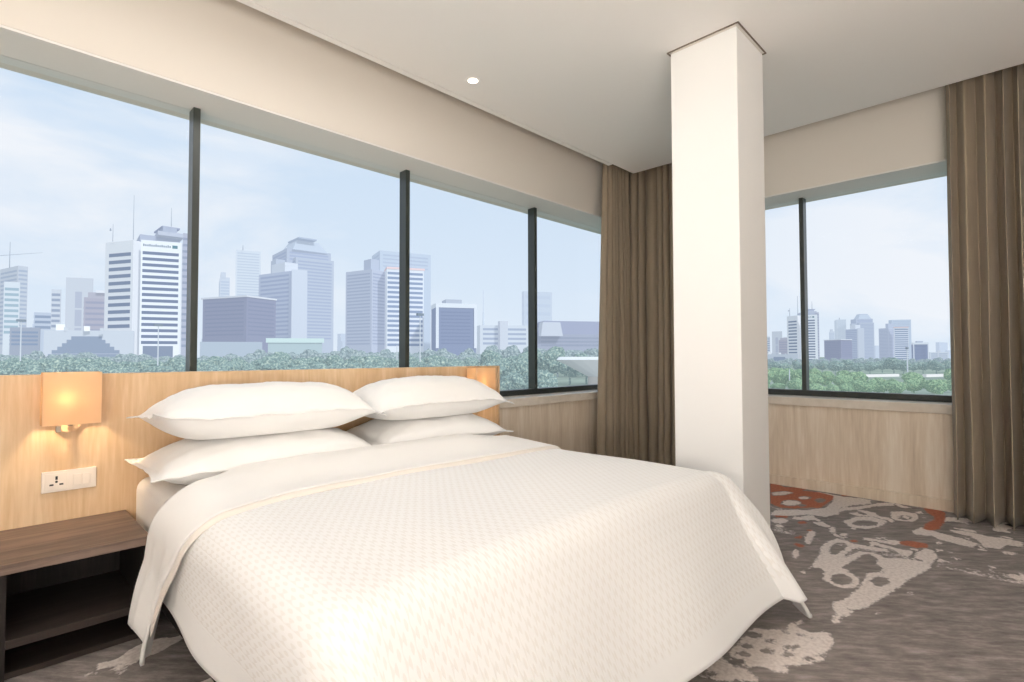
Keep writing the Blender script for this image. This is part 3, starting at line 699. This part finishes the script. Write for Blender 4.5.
def skyline(T, where, q, near=True):
    """T maps (bearing px, py) and distance factor; the same quarter of town seen from either window"""
    fx,fy,fd=T; X=fx; Y=fy
    k=1/fd if fd>1 else 1
    def bld(cx,d,label,cat='building',name='office_tower'):
        x,y=W(rr(X(cx),d*fd),d*fd); e=empty(name,(x,y,GZ)); tag(e,label+' '+where,cat,'towers of the city '+q); return e
    def B(e,name,l,c,r,top,d,col,bot=None,rt=None,rb=None,**kw):
        return block(e,name,X(l),X(c),X(r),Y(top),d*fd,col,None if bot is None else Y(bot),rt=Y(rt) if rt else None,rb=Y(rb) if rb else Y(352),**kw)
    def Ms(e,px,y0,y1,d,rad=.5,**kw): mast(e,X(px),Y(y0),Y(y1),d*fd,rad*fd,**kw)
    vis=lambda a,b: X(b)>755 or not near is False
    if near:
        e=bld(14,1150,'grey tower under construction with a crane on top')
        B(e,'wall',0,18,28,264,1150,(196,203,214),rows=18,rt=268,rb=345,gcol=(160,174,196),haze=.72,fill=.45,a=30)
        Ms(e,10,240,266,1150,.8,name='crane_mast'); x0,y0=W(rr(-5,1150),1150);x1,y1=W(rr(40,1150),1150)
        ox,oy,oz=e.location
        MB().tube((x0-ox,y0-oy,zz(254,1150)-oz),(x1-ox,y1-oy,zz(251,1150)-oz),.5,.25,6).build('crane_jib',hm((150,160,178),.5),e)
        e=bld(9,880,'narrow pale tower with wide glass front')
        B(e,'wall',-8,4,20,280,880,(214,222,230),rows=9,rt=286,rb=335,gcol=(150,176,190),haze=.6,fill=.5,a=60)
        e=bld(35,1000,'low dark grey block behind the trees',name='low_building'); B(e,'wall',4,10,40,326,850,(150,158,176),rows=4,rt=330,rb=346,haze=.6,a=70)
        e=bld(40,1300,'low pale slab building on the far left',name='low_building'); B(e,'wall',28,34,52,311,1300,(188,200,218),rows=3,rt=314,rb=330,haze=.75,a=60)
    e=bld(72,1100,'plain light grey tower with a striped narrow wing')
    B(e,'wall',60,66,93,276,1100,(202,208,218),rows=3,rt=290,rb=345,gcol=(176,182,200),haze=.68,a=70,fill=.9,rrr=(.35,.6),faces='R')
    B(e,'wing',51,51.5,61,288,1090,(206,212,222),rows=11,rt=292,rb=350,gcol=(140,152,176),haze=.62,a=70)
    e=bld(93,1000,'brownish mid rise block with stepped roof'); B(e,'wall',80,84,112,296,1000,(170,166,182),rows=8,rt=300,rb=345,gcol=(146,148,172),haze=.62,a=70,fill=.4)
    B(e,'roof_block',84,88,106,291,1002,(176,174,188),bot=297,haze=.62,a=70); B(e,'roof_slab',94,96,108,289,1001,(225,228,235),bot=291.5,haze=.5,a=70)
    # the white tower: two striped faces, blank chamfer with small windows, dark sister slab behind
    e=bld(146,820,'tall white tower with dark window bands and rooftop masts')
    B(e,'wall',105.6,133.4,141,238.5,820,(226,229,235),a=18,haze=.5,rows=13,rt=250.5,rb=345,gcol=(108,122,150),rl=(.08,.86),faces='L',fill=.48)  # left face: its shade is painted in as a greyer white
    S=blockshape(X(105.6),X(133.4),X(185),820*fd,18)
    B(e,'front_wall',133,141,185.5,238,815,(236,240,246),a=64,haze=.5,rows=16,rt=249.5,rb=346,gcol=(98,112,142),rrr=(.04,.85),faces='R',fill=.5)
    yl=Y(238); S2=blockshape(lean(X(133),yl),lean(X(141),yl),lean(X(185.5),yl),815*fd,64)
    g=hm((120,132,158),.5)
    for i in range(16):
        z=zz(Y(250+i*6.05),815*fd); band(e,'small_window',g,S2[0],S2[3],z-3.2*k*fd/1,z-.2,.70,.92)
    band(e,'entrance',hm((120,132,156),.5),S2[0],S2[1],zz(Y(357),815*fd),zz(Y(345),815*fd),.08,.75)
    for i in range(14):   # the lettering is too far off to read: a row of small strokes
        band(e,'sign_stroke',hm((96,118,140),.4),S2[0],S2[1],zz(Y(244.2),815*fd),zz(Y(242.4-(i%3==0)*.5),815*fd),.05+i*.045,.05+i*.045+.026)
    band(e,'sign_emblem',hm((86,128,140),.35),S2[0],S2[1],zz(Y(244.8),815*fd),zz(Y(241.6),815*fd),.70,.82)
    B(e,'sister_slab',180,183,189.5,231.5,835,(176,180,198),a=60,haze=.6,rows=18,rt=236,rb=350,gcol=(140,148,174),fill=.4)
    B(e,'roof_house',133,140,180,232.5,840,(172,180,200),bot=239,a=50,haze=.55)
    B(e,'roof_slab',150,158,184,229,838,(186,192,208),bot=233,a=50,haze=.5); B(e,'plant_room',156,163,177,224.5,842,(170,178,198),bot=230,a=45,haze=.5)
    B(e,'roof_rim',154,162,180,224,842,(150,158,184),bot=225.6,a=45,haze=.5)
    Ms(e,134,193,238,830,.45); Ms(e,171.5,206,225,838,.45); Ms(e,113,222,240,830,.45); Ms(e,110.5,226.5,229,830,1.3,name='dish')
    e=bld(86,760,'low white building with a dark stepped glass front',name='low_building')
    B(e,'wall',38,44,134,329,760,(204,211,222),a=78,haze=.55); yl=Y(329); S3=blockshape(lean(X(38),yl),lean(X(44),yl),lean(X(134),yl),760*fd,78)
    d3=760*fd
    for i,(t0,t1,yy) in enumerate(((.05,.88,353),(.09,.84,349),(.15,.78,345.5),(.20,.73,342),(.25,.68,338.5),(.30,.64,335))):
        band(e,'glass_step',hm((134,148,172),.55),S3[0],S3[1],zz(Y(yy+3.6),d3),zz(Y(yy),d3),t0,t1)
    for i,(a_,b_,yy) in enumerate(((54,65,323),(62,69,326),(82,90,325),(98,104,327))):
        B(e,'roof_unit',a_,a_+2,b_,yy,764,(240,242,246) if i%2==0 else (196,202,212),bot=330,a=60,haze=.35)
    e=bld(238,900,'broad flat-roofed dark block with a lighter right side',name='office_block')
    B(e,'wall',203,246.7,276,295.5,900,(134,138,166),a=22,haze=.62,rows=9,rt=300,rb=337,gcol=(122,128,158),fill=.35)
    B(e,'roof_parapet',201,246.7,277,294.3,898,(216,220,228),bot=296,a=22,haze=.5)
    e=bld(245,1350,'slim pale tower behind the dark block'); B(e,'wall',230,236,261,248.5,1350,(214,224,234),a=62,haze=.72,rows=16,rt=251,rb=296,gcol=(192,204,220),fill=.4)
    Ms(e,243,244,249,1350,1.0,name='roof_mast')
    e=bld(222,1500,'small pale stepped tower left of the slim one'); B(e,'wall',216,220,230,276,1500,(208,218,232),a=60,haze=.8,rows=6,rt=280,rb=298,gcol=(186,200,220)); B(e,'top_block',218,221,226,271,1500,(204,214,228),bot=277,a=60,haze=.8)
    e=bld(283,1020,'mid height grey tower with one blank sunlit side')
    B(e,'wall',259,291,308,270,1020,(180,190,212),a=30,haze=.66,rows=17,rt=273,rb=345,gcol=(152,164,194),fill=.45,faces='L')
    B(e,'sunlit_side',289,292,307.5,268.5,1010,(206,214,228),a=64,haze=.62)  # sunlit tone of this side put into a lighter wall colour
    B(e,'roof_house',272,285,298,261,1030,(214,221,232),bot=270.5,a=40,haze=.6)
    e=bld(305,1280,'big grey tower with a sloping crown roof')
    B(e,'wall',283,296,334,256,1280,(184,194,212),a=52,haze=.68,rows=24,rt=259,rb=340,gcol=(160,172,200),fill=.45)
    B(e,'shoulder',272.5,287,331,247,1290,(180,190,210),a=50,haze=.68,bot=262,rows=3,rt=250,rb=260,gcol=(160,172,200))
    B(e,'left_wing',271,276,288,258,1285,(186,196,214),a=50,haze=.68)
    B(e,'crown',279,293,328,236.5,1292,(192,204,220),a=48,haze=.68,bot=248,taper=.38)
    B(e,'crown_rim',288,299,317,235.6,1300,(176,188,208),a=48,haze=.6,bot=237)
    e=bld(388,900,'wide tower with grey left half and banded white right half')
    B(e,'wall',346,372,387,268.5,900,(186,194,214),a=30,haze=.62,rows=22,rt=272,rb=346,gcol=(160,170,196),fill=.4)
    B(e,'front_wall',385,387,424,267,890,(226,232,242),a=70,haze=.52,rows=16,rt=271,rb=348,gcol=(132,148,180),fill=.52,rrr=(.02,.97),faces='R')
    B(e,'upper_tower',372,380,431,249.5,925,(192,206,224),a=62,haze=.66,rows=4,rt=253,rb=268,gcol=(176,190,212),fill=.4)
    B(e,'roof_step',364,371,388,258,915,(182,192,212),a=45,haze=.62,bot=270); B(e,'roof_stripe',384.5,387,425,266,889,(232,206,208),a=70,haze=.4,bot=268)
    e=bld(454,850,'short dark cube building with white edges and roof',name='office_block')
    B(e,'wall',431.5,436,476,304.5,850,(122,134,168),a=72,haze=.6,rows=10,rt=311,rb=346,gcol=(108,120,156),rrr=(.12,.86),fill=.35,faces='R')
    B(e,'roof_parapet',431,436,477,302.6,849,(224,230,238),bot=307,a=72,haze=.5); B(e,'plant_room',442,446,462,299,855,(180,188,204),bot=304,a=70,haze=.55)
    yl=Y(302.6); S4=blockshape(lean(X(431),yl),lean(X(436),yl),lean(X(477),yl),848*fd,72)
    for t in ((.0,.07),(.93,1.0)): band(e,'white_edge',hm((222,228,238),.5),S4[0],S4[1],zz(Y(348),848*fd),zz(Y(306),848*fd),*t)
    e=bld(502,1000,'long low white building with rows of dark windows',name='low_building')
    B(e,'wall',476,480,529,325,1000,(212,220,230),a=76,haze=.62,rows=4,rt=328,rb=347,gcol=(160,172,196),fill=.45,faces='R')
    B(e,'stair_block',498,500,508,321,995,(206,212,224),a=70,haze=.6)
for_left=(lambda p:p, lambda y:y, 1.0)
skyline(for_left,'outside the left window','outside the left window')
if True:
    X2=lambda p:746.6+.3815*p; Y2=lambda y:316.3+.43*(y-239)
    DELTA[0]=1; skyline((X2,Y2,2.2),'outside the right window','outside the right window',near=False); DELTA[0]=0
# only the left window shows these
def lone(name,label,cx,d,cat='building'):
    x,y=W(rr(cx,d),d); e=empty(name,(x,y,GZ)); tag(e,label,cat,None); return e
e=lone('office_tower','faint hazy tower behind the third mullion of the left window',538,2200)
block(e,'wall',522,524,552,291,2200,(206,219,236),a=70,haze=.88,rows=6,gcol=(198,212,232),rt=295,rb=345,fill=.4)
e=lone('monument','faint thin needle monument in the haze between the dark cube and the third mullion',483,2500,'monument')
mast(e,483.5,290,352,2500,3.2,(206,216,232),'shaft'); mast(e,483.5,312,352,2499,8,(210,220,234),'plinth')
e=lone('hall','wide grey hipped-roof hall with a pale gable, behind the trees beside the corner curtain',572,700)
block(e,'wall',530,536,612,334,700,(158,164,184),a=76,haze=.6,rows=3,rt=337,rb=348,gcol=(140,148,170))
block(e,'roof',528,536,614,320.5,702,(150,156,182),bot=335,a=76,haze=.6,taper=.24)
block(e,'gable',537,541,563,322,690,(200,206,218),bot=336,a=76,haze=.55,taper=.2)
def canopy_roof():
    d=330; e=lone('pavilion','white canopy roof with a rounded tip among the trees beside the corner curtain',585,d)
    pts=[]; n=30
    for i in range(n):
        t=2*PI*i/n; pts.append((rr(628,d)+math.cos(t)*rr(512+71,d),d+6+math.sin(t)*8))
    ox,oy,oz=e.location; q=[(W(*p)[0]-ox,W(*p)[1]-oy) for p in pts]
    area=sum(q[i][0]*q[(i+1)%len(q)][1]-q[(i+1)%len(q)][0]*q[i][1] for i in range(len(q)))
    if area<0: q.reverse()
    cx=sum(a for a,b in q)/len(q); cy=sum(b for a,b in q)/len(q); s=[(cx+(a-cx)*.55,cy+(b-cy)*.55) for a,b in q]; s2=[(cx+(a-cx)*.96,cy+(b-cy)*.96) for a,b in q]
    MB().prism(s,zz(377,d)-oz,zz(360,d)-oz,q).build('fascia',hm((205,206,206),.35),e)
    MB().prism(q,zz(360,d)-oz,zz(357,d)-oz,s2).build('roof',hm((236,240,244),.35),e)
    MB().prism(s,.0,zz(377,d)-oz,s).build('wall',hm((170,166,160),.4),e)
canopy_roof()
e=lone('market_roof','long pale green flat roof low between the dark block and the crown tower',300,620)
block(e,'wall',262,268,322,341,620,(176,196,200),a=78,haze=.6); block(e,'roof',258,266,324,337.5,618,(204,226,224),bot=342,a=78,haze=.5)
e=lone('market_roof','grey green flat roof in front of the broad dark block',225,640)
block(e,'wall',196,200,262,341,640,(176,190,204),a=78,haze=.7); 
for i,(px,l) in enumerate(((880,'long white flat roof among the trees outside the right window'),(940,'white flat roof at the right edge of the right window view'))):
    d=470; e=lone('shed',l,px,d)
    w=17 if i==0 else 16
    block(e,'wall',px-w,px-w+3,px+w,378,d,(190,180,170),a=70,haze=.5); block(e,'roof',px-w-2,px-w+2,px+w+2,375.5,d-1,(232,230,228),bot=379,a=70,haze=.4)
# hazy rooftops along the horizon
rnd=random.Random(5)
for i in range(34):
    px=rnd.choice([rnd.uniform(18,60),rnd.uniform(195,232),rnd.uniform(330,350),rnd.uniform(470,600),rnd.uniform(470,600),rnd.uniform(765,950),rnd.uniform(910,950)])
    d=rnd.uniform(2700,3600); w=rnd.uniform(3,8); tp=rnd.uniform(343,353) if px>700 else rnd.uniform(333,348)
    if px<60: tp=rnd.uniform(316,335)
    e=lone('distant_block','pale hazy building block on the horizon among others',px,d); e['group']='hazy blocks along the horizon'
    block(e,'wall',px-w,px-w*.4,px+w,tp,d,(200,213,232),a=55,haze=.85)
# ground and far woodland
def ground():
    n=40; R=9000; mb=MB(); mb.v=[(R*math.cos(2*PI*i/n),R*math.sin(2*PI*i/n),GZ) for i in range(n)]; mb.f=[tuple(range(n))]
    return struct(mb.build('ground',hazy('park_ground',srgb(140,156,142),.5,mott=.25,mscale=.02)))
ground()
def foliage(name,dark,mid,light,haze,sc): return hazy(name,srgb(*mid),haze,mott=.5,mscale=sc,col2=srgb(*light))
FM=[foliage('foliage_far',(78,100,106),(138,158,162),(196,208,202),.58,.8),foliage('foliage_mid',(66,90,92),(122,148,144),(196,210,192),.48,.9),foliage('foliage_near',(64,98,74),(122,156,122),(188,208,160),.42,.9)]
def tree_mesh(seed,mat,CR=.66,R=7,Ht=14):
    bm=bmesh.new(); rnd=random.Random(seed)
    bmesh.ops.create_icosphere(bm,subdivisions=4,radius=1)
    lumps=[(Vector((rnd.gauss(0,1),rnd.gauss(0,1),rnd.gauss(.3,.7))).normalized(),rnd.uniform(.15,.4)) for _ in range(14)]
    for v in bm.verts:
        d=v.co.normalized(); s=.78
        for l,a in lumps: s+=a*max(0,d.dot(l)-.72)*2.6
        s+=.20*noise.noise(d*3.1+Vector((seed,0,0)))+.17*noise.noise(d*7+Vector((0,seed,0)))+.12*noise.noise(d*15+Vector((0,0,seed)))
        v.co=Vector((d.x*s*R,d.y*s*R,d.z*s*R*.80+Ht*CR))
    for f in bm.faces: f.smooth=False
    # trunk
    g=bmesh.ops.create_cone(bm,cap_ends=True,segments=7,radius1=.55,radius2=.35,depth=Ht*.5); bmesh.ops.translate(bm,verts=g['verts'],vec=(0,0,Ht*.25))
    me=bpy.data.meshes.new('tree'); bm.to_mesh(me); bm.free(); me.materials.append(mat); return me
TM=[[tree_mesh(i*7+j,m,(.66,.66,.42)[j]) for i in range(4)] for j,m in enumerate(FM)]
def plant(px,d,s,kind,label,group):
    r=rr(px,d); x,y=W(r,d); o=bpy.data.objects.new('tree',rnd.choice(TM[kind])); C.objects.link(o)
    o.location=(x,y,GZ); o.rotation_euler[2]=rnd.uniform(0,6.28); o.scale=(s,s,s*rnd.uniform(.9,1.1)); tag(o,label,'tree',group)
rnd=random.Random(11)
cnt=0
for d,st,s,kind in ((620,13,1.62,0),(480,16,1.48,0),(370,19,1.34,1),(285,24,1.1,1),(225,27,.80,1)):
    px=-14+rnd.uniform(0,8)
    while px<625:
        sc=s*rnd.uniform(.85,1.15)
        if px<250: sc*=.86
        if 545<px<625 and d<=285: sc*=.5
        if not (545<px<625 and d==285): plant(px,d*rnd.uniform(.95,1.05),sc,kind,'leafy green park tree in the woodland seen below the left window skyline','park trees outside the left window')
        px+=st*rnd.uniform(.8,1.2)
for d,st,s,kind in ((1100,9,.85,0),(760,11,.85,0),(560,12,.85,1),(430,14,.72,2),(330,17,.78,2),(262,19,.56,2)):
    px=755+rnd.uniform(0,8)
    while px<962:
        gap=855<px<905 or 918<px<955
        if not(gap and d==430): plant(px,d*rnd.uniform(.95,1.05),s*rnd.uniform(.8,1.2)*(.5 if gap and d==330 else 1),kind,'bushy green tree in the park seen through the right window','park trees outside the right window')
        px+=st*rnd.uniform(.8,1.2)
for d,st,s,kind in ((620,20,1.2,0),(400,24,1.0,1),(300,30,.8,1),(235,34,.6,2)):
    px=630+rnd.uniform(0,8)
    while px<752:
        plant(px,d*rnd.uniform(.95,1.05),s*rnd.uniform(.85,1.15),kind,'leafy tree of the park standing behind the room corner and the column','park trees behind the room corner')
        px+=st*rnd.uniform(.8,1.2)
def light_mast(px,y0,d,label,head=True):
    x,y=W(rr(px,d),d); e=empty('light_mast',(x,y,GZ)); tag(e,label,'light mast','floodlight masts in the park')
    z=zz(y0,d)-GZ
    MB().tube((0,0,0),(0,0,z),d*.0013,d*.0008,8).build('pole',hm((205,212,220),.35),e)
    if head: MB().box(-d*.007,d*.007,-.8,.8,z-.2,z+d*.0035).build('lamp_head',hm((120,132,144),.35),e)
light_mast(20.5,320,300,'pale floodlight mast standing furthest left outside the left window')
light_mast(158,325,320,'thin light mast in front of the white tower')
light_mast(420,315,300,'pale floodlight mast just right of the second mullion')
light_mast(397,345,280,'thin pole just left of the second mullion',False)
light_mast(907,350,520,'thin floodlight mast outside the right window, left of the curtain')
light_mast(839,374,330,'thin white park lamp pole right of the right window mullion',False)
light_mast(789,370,330,'thin white park lamp pole left of the right window mullion',False)

# ------------------------------------------------------------------ sky
def world():
    w=bpy.data.worlds.new('sky'); bpy.context.scene.world=w; w.use_nodes=True; nt=w.node_tree; nt.nodes.clear(); L=nt.links.new
    out=nt.nodes.new('ShaderNodeOutputWorld'); bg=nt.nodes.new('ShaderNodeBackground')
    tc=N(nt,'TexCoord'); sp=N(nt,'SeparateXYZ'); L(tc.outputs['Generated'],sp.inputs[0])
    r=ramp(nt,[(0,srgb(228,239,251)),(.12,srgb(221,235,250)),(.30,srgb(213,230,248)),(.6,srgb(196,220,245))])
    L(sp.outputs[2],r.inputs[0])
    mp=N(nt,'Mapping'); mp.inputs['Scale'].default_value=(1,1,2.6); L(tc.outputs['Generated'],mp.inputs[0])
    n=N(nt,'TexNoise'); n.inputs['Scale'].default_value=2.1; n.inputs['Detail'].default_value=7; n.inputs['Roughness'].default_value=.55; n.inputs['Distortion'].default_value=.3; L(mp.outputs[0],n.inputs[0])
    mr=N(nt,'MapRange'); mr.inputs[1].default_value=.45; mr.inputs[2].default_value=.60; L(n.outputs[0],mr.inputs[0])
    # clouds gather towards both ends of the view
    dot=N(nt,'VectorMath',operation='DOT_PRODUCT'); dot.inputs[1].default_value=(Rv[0],Rv[1],0); L(tc.outputs['Generated'],dot.inputs[0])
    ab=N(nt,'Math',operation='ABSOLUTE'); L(dot.outputs['Value'],ab.inputs[0])
    m2=N(nt,'MapRange'); m2.inputs[1].default_value=.2; m2.inputs[2].default_value=.6; m2.inputs[3].default_value=.25; m2.inputs[4].default_value=1; L(ab.outputs[0],m2.inputs[0])
    mu=N(nt,'Math',operation='MULTIPLY'); L(mr.outputs[0],mu.inputs[0]); L(m2.outputs[0],mu.inputs[1])
    mx=N(nt,'Mix',data_type='RGBA'); mx.inputs[7].default_value=srgb(243,247,253); L(mu.outputs[0],mx.inputs[0]); L(r.outputs[0],mx.inputs[6])
    L(mx.outputs[2],bg.inputs[0]); bg.inputs[1].default_value=1.0; L(bg.outputs[0],out.inputs[0])
world()

# ------------------------------------------------------------------ lights
def area(name,loc,rot,sx,sy,W_,col):
    l=bpy.data.lights.new(name,'AREA'); l.shape='RECTANGLE'; l.size=sx; l.size_y=sy; l.energy=W_; l.color=col
    o=bpy.data.objects.new(name,l); C.objects.link(o); o.location=loc; o.rotation_euler=rot; return o
area('bed_fill_light',(1.0,1.85,H-.02),(0,0,0),1.9,1.0,20,(1,.98,.96))  # added fill lamp out of view, brightens the top of the bed
area('rear_fill_light',(-1.2,-1.4,H-.02),(0,0,0),1.7,1.4,5,(1,.97,.94))  # added fill behind the camera, no known fixture there
area('ceiling_fill_light',(-1.1,-1.3,1.0),(math.radians(160),0,math.radians(-45)),2.2,1.6,240,(1,.94,.87))  # added unseen uplight, brightens the ceiling by bounce
area('room_fill_light',(-2.3,-2.5,1.7),(math.radians(90),0,math.radians(-45)),2.4,2.2,5,(1,.98,.96))
# daylight: the windows themselves as portals for the sky
for nm,loc,rot,sx,sy in (('window_portal_left',(1.3,YG+.06,1.73),(math.radians(-90),0,0),7.6,1.85),('window_portal_right',(XG+.06,.78,1.73),(math.radians(-90),0,math.radians(-90)),4.5,1.85)):
    o=area(nm,loc,rot,sx,sy,1,(1,1,1)); o.data.cycles.is_portal=True
s=bpy.data.lights.new('sun','SUN'); s.energy=3.2; s.angle=.05; s.color=(1,.97,.92)
so=bpy.data.objects.new('sun',s); C.objects.link(so)
dirv=Vector((.02,.80,-.62)); so.rotation_euler=dirv.to_track_quat('-Z','Y').to_euler()
sp=bpy.data.lights.new('downlight_spot','SPOT'); sp.energy=18; sp.spot_size=1.3; sp.spot_blend=.8; sp.color=(1,.82,.6); sp.shadow_soft_size=.03
o=bpy.data.objects.new('downlight_spot',sp); C.objects.link(o); o.location=(2.33,2.68,H-.02)

# ------------------------------------------------------------------ camera
cam=bpy.data.cameras.new('camera'); co=bpy.data.objects.new('camera',cam); C.objects.link(co)
cam.sensor_width=36; cam.lens=FX*36/1024; cam.clip_start=.05; cam.clip_end=20000
pitch=.029505; roll=-.002486
fwd=Vector((math.cos(YAW)*math.cos(pitch),math.sin(YAW)*math.cos(pitch),math.sin(pitch)))
rt=Vector((math.sin(YAW),-math.cos(YAW),0)); up=rt.cross(fwd)
# roll about the view axis
rt2=rt*math.cos(roll)+up*math.sin(roll); up2=-rt*math.sin(roll)+up*math.cos(roll)
Mx=Matrix((rt2,up2,-fwd)).transposed().to_4x4(); Mx.translation=Vector((0,0,CZ)); co.matrix_world=Mx
sc=bpy.context.scene; sc.camera=co
sc.view_settings.view_transform='Standard'; sc.view_settings.look='None'; sc.view_settings.exposure=0; sc.view_settings.gamma=1
sc.cycles.max_bounces=8; sc.cycles.diffuse_bounces=5; sc.cycles.transparent_max_bounces=12
sc.cycles.sample_clamp_indirect=6
